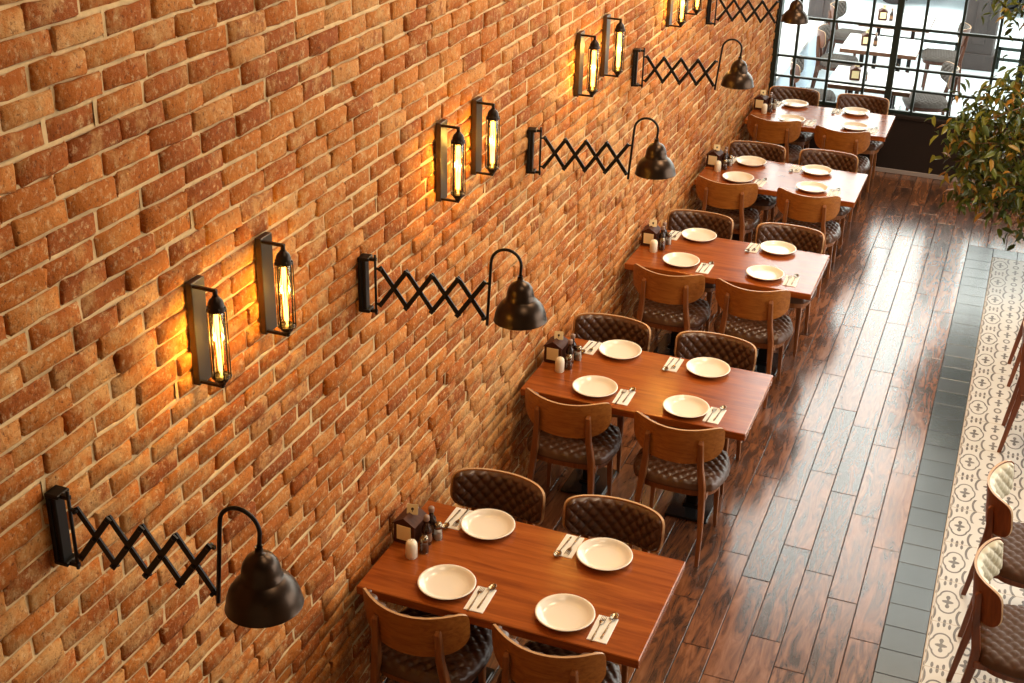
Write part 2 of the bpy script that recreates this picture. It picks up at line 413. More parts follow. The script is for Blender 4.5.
# ------------------------------------------------------------------ room shell
YW=9.1      # window plane
ZC=5.7      # ceiling
XR=8.0; YB=-7.0
def brick_wall():
    mb=MB(); C=.0755; Lb=.2165; g=.011
    y0,y1=-4.6,YW-.02; z=0; row=0; heads=[]
    rnd=random.Random(3)
    while z<ZC-.01:
        y=y0-(Lb/2 if row%2 else 0)+rnd.uniform(-.02,.02)
        while y<y1:
            L=Lb*rnd.uniform(.93,1.05)
            a=max(y+g*.4,y0); bb=min(y+L-g*.6,y1)
            if bb-a>.03:
                dep=rnd.gauss(0,.0036); til=rnd.gauss(0,.0025); zt=rnd.gauss(0,.0015)
                z0=z+g*.5+rnd.uniform(-.0015,.0015); z1=z+C-g*.5+rnd.uniform(-.0015,.0015)
                nu,nv=6,4; vs=[];fs=[]
                for j in range(nv):
                    for i in range(nu):
                        s=i/(nu-1); t=j/(nv-1)
                        e=min(i,nu-1-i,j,nv-1-j)==0
                        corner=(i in(0,nu-1)) and (j in(0,nv-1))
                        yy=a+(bb-a)*(s if 0<i<nu-1 else s)
                        zz=z0+(z1-z0)*t+zt*(2*s-1)
                        if i==1: yy=a+.006
                        if i==nu-2: yy=bb-.006
                        if j==1: zz=z0+.006
                        if j==nv-2: zz=z1-.006
                        x=dep+til*(2*s-1)+rnd.gauss(0,.0022)
                        if e:
                            x-=.0035+rnd.uniform(0,.005); yy+=rnd.gauss(0,.0028); zz+=rnd.gauss(0,.0026)
                        if corner: x-=.003
                        vs.append((x,yy,zz))
                for j in range(nv-1):
                    for i in range(nu-1): fs.append((j*nu+i,j*nu+i+1,(j+1)*nu+i+1,(j+1)*nu+i))
                # returns into the joint
                loop=[i for i in range(nu)]+[j*nu+nu-1 for j in range(1,nv)]+[(nv-1)*nu+i for i in range(nu-2,-1,-1)]+[j*nu for j in range(nv-2,0,-1)]
                o=len(vs)
                for k in loop: vs.append((-.03,vs[k][1],vs[k][2]))
                n=len(loop)
                for k in range(n):
                    k2=(k+1)%n; fs.append((loop[k2],loop[k],o+k,o+k2))
                mb.add(vs,fs,0,True)
            y+=L; heads.append((y,z))
        z+=C; row+=1
    mb.box((-.3,YB-.2,-.1),(-.021,YW+.06,ZC),1)
    # bed joints and most head joints are filled with mortar; some head joints have lost theirs
    for k in range(row+1):
        n=150; vs=[]; fs=[]
        for i in range(n+1):
            y=y0+(y1-y0)*i/n; x=-.0075+rnd.gauss(0,.0014)
            vs+=[(-.03,y,k*C-g*.5-.004),(x-.002,y,k*C-g*.5-.004),(x,y,k*C-g*.25),(x,y,k*C+g*.25),(x-.002,y,k*C+g*.5+.004),(-.03,y,k*C+g*.5+.004)]
        for i in range(n):
            for j in range(5): fs.append((i*6+j,(i+1)*6+j,(i+1)*6+j+1,i*6+j+1))
        mb.add(vs,fs,1,True)
    for (y,z) in heads:
        if rnd.random()<.6:
            x=-.008+rnd.gauss(0,.0015); mb.add([(x,y-.009,z),(x,y+.009,z),(x,y+.009,z+C),(x,y-.009,z+C)],[(0,1,2,3)],1)
    return mb.build('wall_left',[M['brick'],M['mortar']])
tag(brick_wall(),'old orange brick wall with pale mortar joints','wall',kind='structure')

def make_floor():
    mb=MB(); rnd=random.Random(5)
    PW,PL,g=.155,.87,.0022
    offs=[.18,.855,.37,.175,.845,.55]
    def plank(x0,x1,a,b,mi,gg=g):
        z=rnd.uniform(-.0006,.0006); e=.0015
        vs=[(x0+gg,a+gg,z-e),(x1-gg,a+gg,z-e),(x1-gg,b-gg,z-e),(x0+gg,b-gg,z-e),
            (x0+gg+e,a+gg+e,z),(x1-gg-e,a+gg+e,z),(x1-gg-e,b-gg-e,z),(x0+gg+e,b-gg-e,z)]
        mb.add(vs,[(4,5,6,7),(0,1,5,4),(1,2,6,5),(2,3,7,6),(3,0,4,7)],mi)
    x1=2.2; k=0
    while x1>-.1:
        x0=max(x1-PW,-.02)
        y=-6.09-.87+offs[(5-k)%6]
        while y<YW:
            a=max(y,YB); b=min(y+PL,YW)
            if b>a+.02: plank(x0,x1,a,b,0)
            y+=PL
        x1-=PW; k+=1
    x0=2.2;k=0
    while x0<XR:
        y=7.35-offs[k%6]*.9
        while y<YW:
            a=max(y,7.35); b=min(y+PL,YW)
            if b>a+.02: plank(x0,min(x0+PW,XR),a,b,0)
            y+=PL
        x0+=PW;k+=1
    y=-7.0
    while y<7.35: plank(2.2,2.412,y,min(y+.2,7.35),2,.0018); y+=.2
    x=2.412
    while x<XR: plank(x,min(x+.2,XR),7.14,7.35,2,.0018); x+=.2
    mb.add([(2.418,YB,0),(XR,YB,0),(XR,7.135,0),(2.418,7.135,0)],[(0,1,2,3)],3)
    mb.box((-.3,YB-.2,-.12),(XR+.2,YW+.15,-.004),1)
    mb.box((2.4122,YB,-.005),(2.418,7.14,.0004),4)
    mb.box((2.4122,7.135,-.005),(XR,7.14,.0004),4)
    return mb.build('floor',[M['floor'],M['gap'],M['slate'],M['tile'],M['grout']])
tag(make_floor(),'worn brown plank floor with a grey tile border and patterned tiles','floor',kind='structure')

tag(MB().box((-.3,YB-.2,ZC),(XR+.2,YW+.15,ZC+.2)).build('ceiling',M['ceil']),'dark ceiling','ceiling',kind='structure')
tag(MB().box((-.3,YB-.2,0),(XR+.2,YB,ZC)).build('wall_back',M['plaster']),'plaster wall behind the camera','wall',kind='structure')
# right wall with tall window openings
mb=MB()
segs=[(YB,1.0),(3.0,3.4),(5.8,6.2),(8.6,YW)]
for a,b in segs: mb.box((XR,a,0),(XR+.2,b,ZC))
mb.box((XR,1.0,0),(XR+.2,8.6,.9)); mb.box((XR,1.0,5.0),(XR+.2,8.6,ZC))
tag(mb.build('wall_right',M['plaster']),'plaster wall with tall window openings','wall',kind='structure')
for i,(a,b) in enumerate(((1.0,3.0),(3.4,5.8),(6.2,8.6))):
    mb=MB(); n=3
    for k in range(n+1): y=a+.03+(b-a-.06)*k/n; mb.box((XR+.05,y-.025,.9),(XR+.1,y+.025,5.0))
    for z in(.93,1.9,2.9,3.9,4.97): mb.box((XR+.055,a,z-.025),(XR+.095,b,z+.025))
    w=mb.build('window_%d'%(i+2),M['frame']); tag(w,'tall dark framed window in the right wall','window',kind='structure')
# far parapet + glazed wall
mb=MB().box((-.3,YW-.01,-.1),(XR+.2,YW+.14,.585)); 
mb.bbox((0,YW-.035,.56),(XR,YW+.15,.60),.006)
tag(mb.build('wall_far',M['dark_panel']),'low dark brown panel below the big window','wall',kind='structure')
tag(MB().bbox((0,YW-.03,0),(XR,YW-.01,.045),.004).build('baseboard_far',simple('skirting_grey',(.25,.2,.17),.5)),'thin skirting strip at the foot of the dark panel','baseboard',kind='structure')
mb=MB()
zt=ZC-.02
def vbar(x,w,d=.05): mb.box((x-w/2,YW+.02-d/2+.02,.6),(x+w/2,YW+.04+d/2,zt))
mb.box((-.02,YW-.03,.6),(.045,YW+.10,zt))
pan=0.0; xs=[]
while pan<XR:
    for d in(.22,.56,.92): xs.append((pan+d,.026))
    xs.append((pan+1.172,.062)); pan+=1.172
    for d in(.245,.59,.935): xs.append((pan+d,.026))
    xs.append((pan+1.18,.062)); pan+=1.18
for x,w in xs:
    if x<XR: vbar(x,w,.05 if w<.05 else .09)
zs=[(.615,.035),(.843,.022),(1.048,.024),(1.44,.026)]
z=1.83
while z<zt: zs.append((z,.026)); z+=.39
for z,h in zs: mb.box((.0,YW+.022,z-h/2),(XR,YW+.055,z+h/2))
mb.box((0,YW-.01,zt-.06),(XR,YW+.08,zt))
win=mb.build('window_1',M['frame']); tag(win,'wide dark steel framed grid window onto the terrace','window',kind='structure')
p=MB().box((.0,YW+.036,.6),(XR,YW+.041,zt)).build('glass_pane',M['pane'],win)

# ------------------------------------------------------------------ chair
SAG=.116; R_=(.24**2+SAG**2)/(2*SAG); HALF=R_*math.asin(.24/R_); ZM=.722; HH=.113; YC=-.225+R_
def half(uu,hh=HH,e=5.0): return hh*max(0,1-abs(uu)**e)**(1/e)
def zline(uu,b,hh=HH):
    top=ZM+half(uu,hh,6.0)-.010+.022*uu*uu; bot=ZM-half(uu,hh,2.7)-.0105*abs(uu)**8+.022*abs(uu)**8
    if abs(uu)>.9999: top=bot=ZM+.012
    return bot+(top-bot)*b
def arcpt(s,z,off):
    """s: arc length along the curve, off: outward (backwards) offset"""
    a=s/R_; rr=R_+off
    return (rr*math.sin(a), YC-rr*math.cos(a)-(z-.57)*.13, z)
def chair(name,padmat,shellmat,legmat,seatmat):
    t=empty(name)
    # seat frame
    mb=MB(); n=40; lo=[];hi=[]
    def sq(k,sx,sy,e=3.4):
        a=2*PI*k/n; c,s=math.cos(a),math.sin(a)
        return (sx*math.copysign(abs(c)**(2/e),c), sy*math.copysign(abs(s)**(2/e),s))
    vs=[];fs=[]
    for (z,kx) in((.385,.86),(.388,.885),(.432,.885)):
        for k in range(n):
            x,y=sq(k,.262*kx,.235*kx); vs.append((x,y+.026,z))
    for j in range(2):
        for k in range(n): fs.append((j*n+k,j*n+(k+1)%n,(j+1)*n+(k+1)%n,(j+1)*n+k))
    fs.append(tuple(range(n))[::-1]); fs.append(tuple(2*n+k for k in range(n)))
    mb.add(vs,fs); mb.build('seat_frame',legmat,t)
    # cushioned seat, diamond quilted
    mb=MB(); N1=60
    def P(a,b):
        uu=2*a-1; vv=2*b-1
        w=.62
        x=uu*(1-w+w*math.sqrt(1-vv*vv/2)); y=vv*(1-w+w*math.sqrt(1-uu*uu/2))
        d=max(abs(uu),abs(vv))
        X=x*.262; Y=y*.235
        dome=.052*(1-d**6)**.5 if d<1 else 0
        q=abs(math.sin(PI*(X+Y)/.062))*abs(math.sin(PI*(X-Y)/.062))
        fall=min(1,(1-d)/.12)
        return (X,Y+.026,.440+dome+.014*(q**.42-.5)*fall)
    mb.grid(P,N1,N1)
    # underside/side
    ring=[];vs=[];fs=[]
    idx=[i for i in range(N1)]+[j*N1+N1-1 for j in range(1,N1)]+[(N1-1)*N1+i for i in range(N1-2,-1,-1)]+[j*N1 for j in range(N1-2,0,-1)]
    top=[mb.v[i] for i in idx]; n2=len(top)
    vs=top+[(x*.995,y*.995,.432) for x,y,z in top]
    fs=[(n2+k,n2+(k+1)%n2,(k+1)%n2,k) for k in range(n2)]+[tuple(n2+k for k in range(n2))[::-1]]
    mb.add(vs,fs,0,False); mb.build('seat',seatmat,t)
    # plywood backrest shell
    mb=MB(); nu,nv=41,13
    us=[math.sin((i/(nu-1)-.5)*PI) for i in range(nu)]
    def SP(off,ins=0,hh=HH):
        def Q(a,b):
            i=int(round(a*(nu-1))); uu=us[i]
            return arcpt(uu*(HALF-ins),zline(uu,b,hh-ins),off)
        return Q
    mb.grid(SP(.012),nu,nv,0,True,flip=True)
    mb.grid(SP(0),nu,nv,0,True)
    bi=[i for i in range(nu)]+[(nv-1)*nu+i for i in range(nu-1,-1,-1)]
    A=[mb.v[i] for i in bi]; B=[mb.v[nu*nv+i] for i in bi]; nn=len(A)
    mb.add(A+B,[(k,(k+1)%nn,nn+(k+1)%nn,nn+k) for k in range(nn)],1,True)
    back=mb.build('backrest',[shellmat,M['ply_edge']],t)
    # quilted back pad on the inside
    mb=MB(); nu2,nv2=96,40
    us2=[math.sin((i/(nu2-1)-.5)*PI) for i in range(nu2)]
    def PP(a,b):
        i=int(round(a*(nu2-1))); uu=us2[i]; vv=2*b-1
        s=uu*(HALF-.007); z=zline(uu,b,HH-.007)
        d=max(abs(uu)**3,abs(vv)) ; dd=1-max(abs(uu),abs(vv))
        puff=.024*max(0,1-max(abs(uu),abs(vv))**8)**.5
        q=abs(math.sin(PI*(s+(z-ZM))/.064))*abs(math.sin(PI*(s-(z-ZM))/.064))
        fall=min(1,dd/.10)
        return arcpt(s,z,-.0005-puff-.015*(q**.42-.5)*fall)
    mb.grid(PP,nu2,nv2,0,True)
    mb.build('back_pad',padmat,back)
    for sx in(-1,1):
        mb=MB()
        yo=lambda z: YC-math.sqrt((R_+.012)**2-.146**2)-(z-.57)*.13-.012
        mb.beam([(sx*.188,-.255,0),(sx*.184,-.228,.20),(sx*.172,-.203,.38),(sx*.166,-.198,.46),(sx*.150,yo(.60)-.004,.60),(sx*.144,yo(.72)-.002,.750),(sx*.144,yo(.72)+.002,.764)],
                [.022,.027,.034,.036,.032,.028,.020],[.024,.030,.040,.042,.036,.030,.014]); mb.build('leg',legmat,t)
        mb=MB()
        mb.beam([(sx*.190,.178,0),(sx*.182,.168,.25),(sx*.176,.160,.43)],[.020,.030,.040],[.020,.030,.040]); mb.build('leg',legmat,t)
        mb=MB(); mb.bbox((sx*.180-.012,-.20,.385),(sx*.180+.012,.16,.425),.004); mb.build('side_rail',legmat,t)
    freeze(t); return t
CH=chair('dining_chair',M['leather'],M['ply'],M['legwood'],M['leather'])
M['seat_brown']=simple('matt_brown_leather',(.07,.028,.012),.55,0,.35,bump=.12,bscale=350,var=.2,vscale=14)
CHC=chair('dining_chair',M['painted_sheen_leather'],M['redwood'],M['redwood'],M['seat_brown'])
M['darkred']=woodmat('dark_terrace_wood',[(.25,(.045,.012,.005)),(.5,(.08,.022,.008)),(.75,(.13,.04,.012))],(40,40,4),.4)
CHO=chair('terrace_chair',M['grey_fabric'],M['darkred'],M['darkred'],M['grey_fabric'])

# ------------------------------------------------------------------ table
def table(name,topmats,edge=None):
    t=empty(name)
    mb=MB(); mb.bbox((-.6425,-.375,.705),(.6425,.375,.75),.004); tp=mb.build('tabletop',topmats,t)
    for sx in(-.32,.32):
        b=MB(); b.bbox((sx-.125,-.175,0),(sx+.125,.175,.016),.005); b.build('base_plate',M['base_metal'],t)
        b=MB(); b.bbox((sx-.035,-.035,.016),(sx+.035,.035,.69),.006); b.bbox((sx-.05,-.05,.016),(sx+.05,.05,.03),.004); b.build('pedestal_column',M['black_metal'],t)
        b=MB(); b.bbox((sx-.04,-.26,.688),(sx+.04,.26,.705),.004); b.build('top_bracket',M['black_metal'],t)
    freeze(t); return t
TB=table('dining_table',M['table'])
TBO=table('terrace_table',M['out_table'])
for c in TBO.children:
    if c.name.startswith('tabletop'):
        c.data.materials.append(M['out_edge'])
        for pl_ in c.data.polygons:
            if pl_.normal.z<.9: pl_.material_index=1

# ------------------------------------------------------------------ tableware
def plate():
    mb=MB()
    mb.lathe([(0,.006),(.075,.006),(.090,.0075),(.102,.013),(.112,.022),(.119,.0275),(.1245,.029),(.128,.028),(.1285,.026),(.120,.020),(.10,.008),(.086,.002),(.07,.0),(.066,.0),(.062,.003),(0,.003)][::-1],(0,0,0),48)
    return mb.build('dinner_plate',M['plate'])
PLATE=plate()
def napkin():
    mb=MB()
    mb.bbox((-.044,-.088,0),(.044,.088,.0018),.0008)
    mb.bbox((-.0435,-.0875,.0018),(.0425,.0865,.0034),.0008)
    return mb.build('paper_napkin',M['napkin'])
NAP=napkin()
def loft(mb,secs,n=10):
    """secs: (y, halfwidth x, zcentre, halfthick)"""
    vs=[];fs=[]
    for y,w,zc,h in secs:
        for k in range(n):
            a=2*PI*k/n; vs.append((w*math.cos(a),y,zc+h*math.sin(a)))
    for i in range(len(secs)-1):
        for k in range(n): fs.append((i*n+k,(i+1)*n+k,(i+1)*n+(k+1)%n,i*n+(k+1)%n))
    fs.append(tuple(range(n))); fs.append(tuple((len(secs)-1)*n+k for k in range(n))[::-1])
    mb.add(vs,fs,0,True)
def fork():
    t=empty('table_fork')
    mb=MB(); loft(mb,[(-.085,.003,.0032,.0015),(-.08,.0052,.0032,.0016),(-.03,.0042,.0045,.0016),(.02,.003,.008,.0016),(.032,.004,.0085,.0015),(.042,.009,.0075,.0014),(.05,.0115,.0068,.0012),(.056,.0115,.0066,.001)])
    mb.build('handle',M['steel'],t)
    mb=MB()
    for x in(-.0096,-.0032,.0032,.0096): loft(mb,[(.055,.0019,.0066,.001),(.075,.0018,.0058,.001),(.09,.0010,.0075,.0008)],6)
    mb.build('tines',M['steel'],t)
    for ch in t.children:
        if ch.name.startswith('tines'):
            k=0
            for q,x in enumerate((-.0096,-.0032,.0032,.0096)):
                for i in range(18): ch.data.vertices[q*18+i].co.x+=x
    freeze(t); return t
def spoon():
    t=empty('table_spoon')
    mb=MB(); loft(mb,[(-.09,.003,.0032,.0015),(-.084,.0055,.0032,.0016),(-.03,.0042,.0045,.0016),(.03,.0028,.0085,.0016),(.045,.0035,.008,.0016)])
    mb.build('handle',M['steel'],t)
    mb=MB()
    vs=[];fs=[]; nr,na=5,20
    for side in(0,1):
        vs.append((0,.068,.0022+.0012*side))
        for i in range(1,nr+1):
            rr=i/nr
            for k in range(na):
                a=2*PI*k/na
                vs.append((.0175*rr*math.cos(a)*(1-.12*math.sin(a)),.068+.026*rr*math.sin(a),.0022+.0012*side+.0062*rr*rr))
        o=side*(1+nr*na)
        for k in range(na):
            q=(o,o+1+k,o+1+(k+1)%na); fs.append(q if side else q[::-1])
        for i in range(nr-1):
            for k in range(na):
                q=(o+1+i*na+k,o+1+(i+1)*na+k,o+1+(i+1)*na+(k+1)%na,o+1+i*na+(k+1)%na); fs.append(q if side else q[::-1])
    o=1+nr*na; b=1+(nr-1)*na
    for k in range(na): fs.append((b+k,b+(k+1)%na,o+b+(k+1)%na,o+b+k))
    mb.add(vs,fs,0,True); mb.build('bowl',M['steel'],t)
    freeze(t); return t
FORK=fork(); SPOON=spoon()

def caddy():
    """dark wooden table caddy: gabled box with cards"""
    t=empty('menu_caddy')
    mb=MB()
    W,D,H,G=.052,.062,.105,.030
    th=.007
    # base, side panels with gabled tops (front and rear), low sides
    mb.bbox((-W,-D,0),(W,D,.010),.001)
    for y in(-D,D-th):
        vs=[(-W,y,.01),(W,y,.01),(W,y,H),(0,y,H+G),(-W,y,H)]
        vs+= [(x,yy+th,z) for x,yy,z in vs]
        mb.add(vs,[(0,1,2,3,4),(9,8,7,6,5),(0,5,6,1),(1,6,7,2),(2,7,8,3),(3,8,9,4),(4,9,5,0)])
    mb.bbox((-W,-D+th,.01),(-W+th,D-th,H),.001); mb.bbox((W-th,-D+th,.01),(W,D-th,H),.001)
    # roof slopes
    s=math.atan2(G,W)
    for sx in(-1,1):
        vs=[(0,-D-.003,H+G+.004),(0,D+.003,H+G+.004),(sx*(W+.006),D+.003,H-.002),(sx*(W+.006),-D-.003,H-.002)]
        vs+=[(x,y,z-.006) for x,y,z in vs]
        fs=[(0,1,2,3),(7,6,5,4),(0,4,5,1),(1,5,6,2),(2,6,7,3),(3,7,4,0)]
        mb.add(vs,fs)
    mb.build('box',M['caddy'],t)
    c=MB(); c.bbox((-.036,-D-.003,.022),(.036,-D,.098),.0006); tag(c.build('front_card',M['card'],t),'cream card on the front')
    c=MB(); a=.0; c.bbox((-.026,-.004,0),(.026,-.002,.050),.0005); 
    tc_=c.build('top_card',M['card'],t); tc_.location=(.012,.0,H+G-.006); tc_.rotation_euler=(-.25,0,.25); tag(tc_,'cream card standing on top')
    c=MB(); c.lathe([(0,0),(.007,0),(.007,.0008),(0,.0008)],(0,0,0),12,smooth=False); c.box((-.0015,-.014,0),(.0015,-.007,.0008))
    mk=c.build('card_mark',M['ink'],tc_); mk.location=(0,-.0042,.027); mk.rotation_euler=(PI/2,0,0)
    freeze(t); return t
CAD=caddy()
def saltshaker():
    t=empty('salt_shaker')
    mb=MB(); mb.lathe([(0,0),(.024,0),(.027,.003),(.0275,.06),(.026,.074),(.020,.084),(.011,.089),(0,.090)],n=28); mb.build('body',M['white_cer'],t)
    mb=MB()
    for k in range(5):
        a=2*PI*k/5; mb.lathe([(0,0),(.0016,0),(.0016,.001),(0,.001)],(.008*math.cos(a),.008*math.sin(a),.0888),6,smooth=False)
    tag(mb.build('pour_holes',M['ink'],t),'dark pour holes')
    freeze(t); return t
def glassshaker(fill,nm,fm):
    t=empty(nm)
    mb=MB(); mb.lathe([(0,0),(.021,0),(.0225,.003),(.021,.03),(.0185,.055),(.018,.062),(.0,.062)],n=24); mb.build('glass_body',M['clear_glass'],t)
    mb=MB(); mb.lathe([(0,.003),(.0185,.003),(.0185,.028),(.016,.040),(0,.040)],n=20); mb.build(fill,fm,t)
    mb=MB(); mb.lathe([(.0195,.060),(.0205,.062),(.0205,.074),(.017,.084),(.008,.089),(0,.090)],n=24); mb.build('metal_cap',M['steel'],t)
    freeze(t); return t
def bottle():
    t=empty('sauce_bottle')
    mb=MB(); mb.lathe([(0,0),(.022,0),(.024,.003),(.024,.075),(.021,.092),(.012,.105),(.0105,.125),(.012,.127),(.012,.130),(0,.130)],n=24); mb.build('glass_body',M['dark_glass'],t)
    mb=MB(); mb.lathe([(.013,.126),(.014,.128),(.014,.146),(.012,.150),(0,.150)],n=20); mb.build('cap',M['cork'],t)
    mb=MB(); mb.lathe([(.0243,.02),(.0245,.022),(.0245,.062),(.0243,.064)],n=24); tag(mb.build('paper_label',simple('brown_paper_label',(.20,.09,.04),.7),t),'brown paper label')
    freeze(t); return t
SALT=saltshaker(); PEP=glassshaker('pepper','pepper_shaker',M['pepper']); SUG=glassshaker('salt','glass_salt_shaker',M['salt']); BOT=bottle()

# ------------------------------------------------------------------ dining rows
T0=[-.072,1.927,3.932,5.867,7.742]
TN=['nearest table','second table','middle table','fourth table','farthest table']
CO=[[(.363,-.172),(.964,-.182),(.340,1.015),(.936,1.01)],
    [(.350,-.185),(.986,-.20),(.300,.995),(.945,1.0)],
    [(.392,-.235),(.967,-.25),(.345,1.03),(1.005,1.03)],
    [(.325,-.19),(.985,-.205),(.370,.985),(.973,1.015)],
    [(.335,-.17),(.966,-.235),(.325,1.06),(.990,1.08)]]
PO=[[(.409,.149),(.955,.15),(.403,.636),(.979,.622)],[(.433,.15),(.965,.13),(.424,.657),(.963,.641)],
    [(.396,.168),(.978,.183),(.393,.684),(.970,.674)],[(.366,.147),(.964,.16),(.375,.603),(.927,.606)],[(.45,.14),(1.03,.15),(.384,.675),(.967,.661)]]
NO=[[(.578,.121),(1.128,.135),(.240,.655),(.800,.650)],[(.609,.135),(1.125,.135),(.243,.655),(.755,.640)],
    [(.572,.140),(1.160,.165),(.216,.655),(.800,.655)],[(.545,.135),(1.140,.145),(.200,.630),(.750,.630)],[(.625,.13),(1.19,.14),(.212,.655),(.790,.650)]]
SEAT=['near side, wall end','near side, aisle end','far side, wall end','far side, aisle end']
rnd=random.Random(11)
XT=.0412+.6425
for k,y0 in enumerate(T0):
    place(TB,USED,(XT,y0+.375,0),0,'wooden table set for four against the brick wall, %s'%['nearest to the camera','second from the camera','middle of the five','fourth from the camera','farthest, by the window'][k],'table','set dining tables along the brick wall')
    for i in range(4):
        x,dy=CO[k][i]
        y=y0+dy+(.242 if i<2 else -.256)
        rz=(0 if i<2 else PI)+rnd.uniform(-.03,.03)
        place(CH,USED,(x,y,0),rz,('dining chair with plywood back towards us, %s, %s' if i<2 else 'dining chair with quilted leather back facing us, %s, %s')%(TN[k],SEAT[i]),'chair','chairs around the set tables')
        x,dy=PO[k][i]
        place(PLATE,USED,(x,y0+dy,.7503),rnd.uniform(0,6),'empty round cream dinner plate on the %s, %s'%(TN[k],SEAT[i]),'plate','dinner plates on the set tables')
        x,dy=NO[k][i]; rz=(0 if i<2 else PI)+rnd.uniform(-.04,.04)
        place(NAP,USED,(x,y0+dy,.7502),rz,'white paper napkin under cutlery on the %s, %s'%(TN[k],SEAT[i]),'napkin','napkins on the set tables')
        c,s=math.cos(rz),math.sin(rz)
        def loc(lx,ly): return (x+c*lx-s*ly,y0+dy+s*lx+c*ly,.7538)
        place(FORK,USED,loc(-.017,-.012),rz-.03,'steel fork on the napkin of the %s, %s'%(TN[k],SEAT[i]),'fork','forks on the napkins')
        place(SPOON,USED,loc(.019,.022),rz-.06,'steel spoon on the napkin of the %s, %s'%(TN[k],SEAT[i]),'spoon','spoons on the napkins')
    y=y0
    place(CAD,USED,(.100,y+.43,.7502),rnd.uniform(-.06,.06),'dark wooden gabled caddy with cream cards on the %s'%TN[k],'caddy','menu caddies on the set tables')
    place(SALT,USED,(.165+rnd.uniform(-.01,.01),y+.292,.7502),0,'white ceramic shaker in front of the wooden caddy on the %s'%TN[k],'shaker','white ceramic shakers')
    place(PEP,USED,(.208,y+.345+rnd.uniform(-.006,.006),.7502),0,'small glass pepper shaker beside the wooden caddy on the %s'%TN[k],'shaker','glass pepper shakers')
    place(SUG,USED,(.222,y+.475+rnd.uniform(-.006,.006),.7502),0,'small glass salt shaker beyond the dark bottles on the %s'%TN[k],'shaker','glass salt shakers')
    place(BOT,USED,(.190,y+.415,.7502),0,'dark sauce bottle on the %s, nearer of its two'%TN[k],'bottle','dark sauce bottles on the tables')
    place(BOT,USED,(.180,y+.490,.7502),1,'dark sauce bottle on the %s, farther of its two'%TN[k],'bottle','dark sauce bottles on the tables')

# chairs on the right-hand, patterned tile side
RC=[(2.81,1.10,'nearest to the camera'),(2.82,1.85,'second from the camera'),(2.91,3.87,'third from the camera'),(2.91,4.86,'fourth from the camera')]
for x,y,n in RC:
    place(CHC,USED,(x,y,.0),-PI/2+rnd.uniform(-.05,.05),'chair with sheen painted cream on quilted back, on the patterned tiles, %s'%n,'chair','chairs on the patterned tiles')

# ------------------------------------------------------------------ scissor arm wall lamps
def armlamp():
    t=empty('scissor_wall_lamp')   # origin on the wall at mid height; arm goes +x
    mb=MB(); mb.bbox((.0,-.016,-.118),(.016,.034,.122),.003); mb.bbox((.016,-.012,-.112),(.032,.030,.116),.003)
    mb.bbox((.0,-.018,.108),(.048,.036,.122),.003); mb.bbox((.0,-.018,-.118),(.048,.036,-.104),.003)
    mb.build('wall_mount',M['black_metal'],t)
    mb=MB(); mb.tube([(.070,0,-.125),(.070,0,.135)],.0055,8); 
    for z in(-.111,.115): mb.bar((.04,0,z),(.070,0,z),.012,.012,(0,1,0))
    mb.build('slide_rod',M['black_metal'],t)
    mb=MB(); H=.077; x0=.086; P_=.1085; n=4
    # scissor bars: two layers
    nodes=[x0]+[x0+P_*(i+.5)+.0 for i in range(n)]
    X=lambda i: x0+P_*i*1.0
    s0=x0+.006
    # crossing i at x= s0+P/2+P*i ; tips at s0+P*i
    def tip(i): return s0+P_*i
    for i in range(n):
        for sg,ly in((1,.005),(-1,-.005)):
            if i==0: a=(tip(0),ly,sg*H)
            else: a=(tip(i),ly,sg*H)
            b=(tip(i+1),ly,-sg*H)
            mb.bar(a,b,.0185,.006,(0,1,0))
    for i in range(n+1):
        for z in(H,-H): mb.tube([(tip(i),-.012,z),(tip(i),.012,z)],.006,8)
        if i<n: mb.tube([(tip(i)+P_/2,-.012,0),(tip(i)+P_/2,.012,0)],.006,8)
    for z in (H,-H): mb.bar((.070,0,z),(tip(0),0,z),.008,.008,(0,1,0))
    mb.build('scissor_arm',M['black_metal'],t)
    xe=tip(n)+.014
    # gooseneck
    pts=[(xe,0,-.105),(xe,0,.0),(xe,0,.165)]
    R2=.061
    for k in range(1,15):
        a=PI-k*PI/14*.97; pts.append((xe+R2+R2*math.cos(a),0,.170+R2*math.sin(a)))
    pts.append((xe+2*R2-.001,0,.112))
    pts=[(x-xe,y,z+.09) for x,y,z in pts]
    mb=MB(); mb.tube(pts,.0062,10)
    gn=mb.build('gooseneck',M['black_metal'],t,(xe,0,-.09))
    mb=MB()
    for z in(H,-H): mb.bar((tip(n),0,z),(xe,0,z),.009,.009,(0,1,0))
    mb.build('end_link',M['black_metal'],t)
    sh=empty('shade_tilt')
    xs=xe+2*R2
    prof=[(0,.024),(.012,.024),(.014,.0),(.022,-.004),(.042,-.016),(.056,-.038),(.062,-.062),(.063,-.080),(.066,-.083),(.066,-.092),(.071,-.095),(.090,-.112),(.107,-.136),(.117,-.165),(.121,-.192),(.124,-.197)]
    mb=MB(); mb.lathe(prof,(0,0,0),40); 
    inn=[(.122,-.197),(.117,-.190),(.113,-.165),(.103,-.138),(.086,-.115),(.062,-.098),(.058,-.075),(.050,-.045),(.03,-.02),(0,-.014)]
    mb.lathe([(.124,-.197)]+inn,(0,0,0),40,1)
    bpy.data.objects.remove(sh)
    s=mb.build('lamp_shade',[M['bronze'],M['shade_in']],gn,(xs-xe,0,.202)); s.scale=(.86,.86,.84)
    mb=MB(); mb.lathe([(0,-.03),(.016,-.03),(.016,-.085),(.030,-.12),(.033,-.14),(.028,-.160),(.014,-.174),(0,-.177)],n=20)
    bl=mb.build('light_bulb',simple('frosted_bulb',(.85,.8,.7),.4),gn,(xs-xe,0,.202)); bl.scale=(.86,.86,.84)
    freeze(t); return t
AL=armlamp()
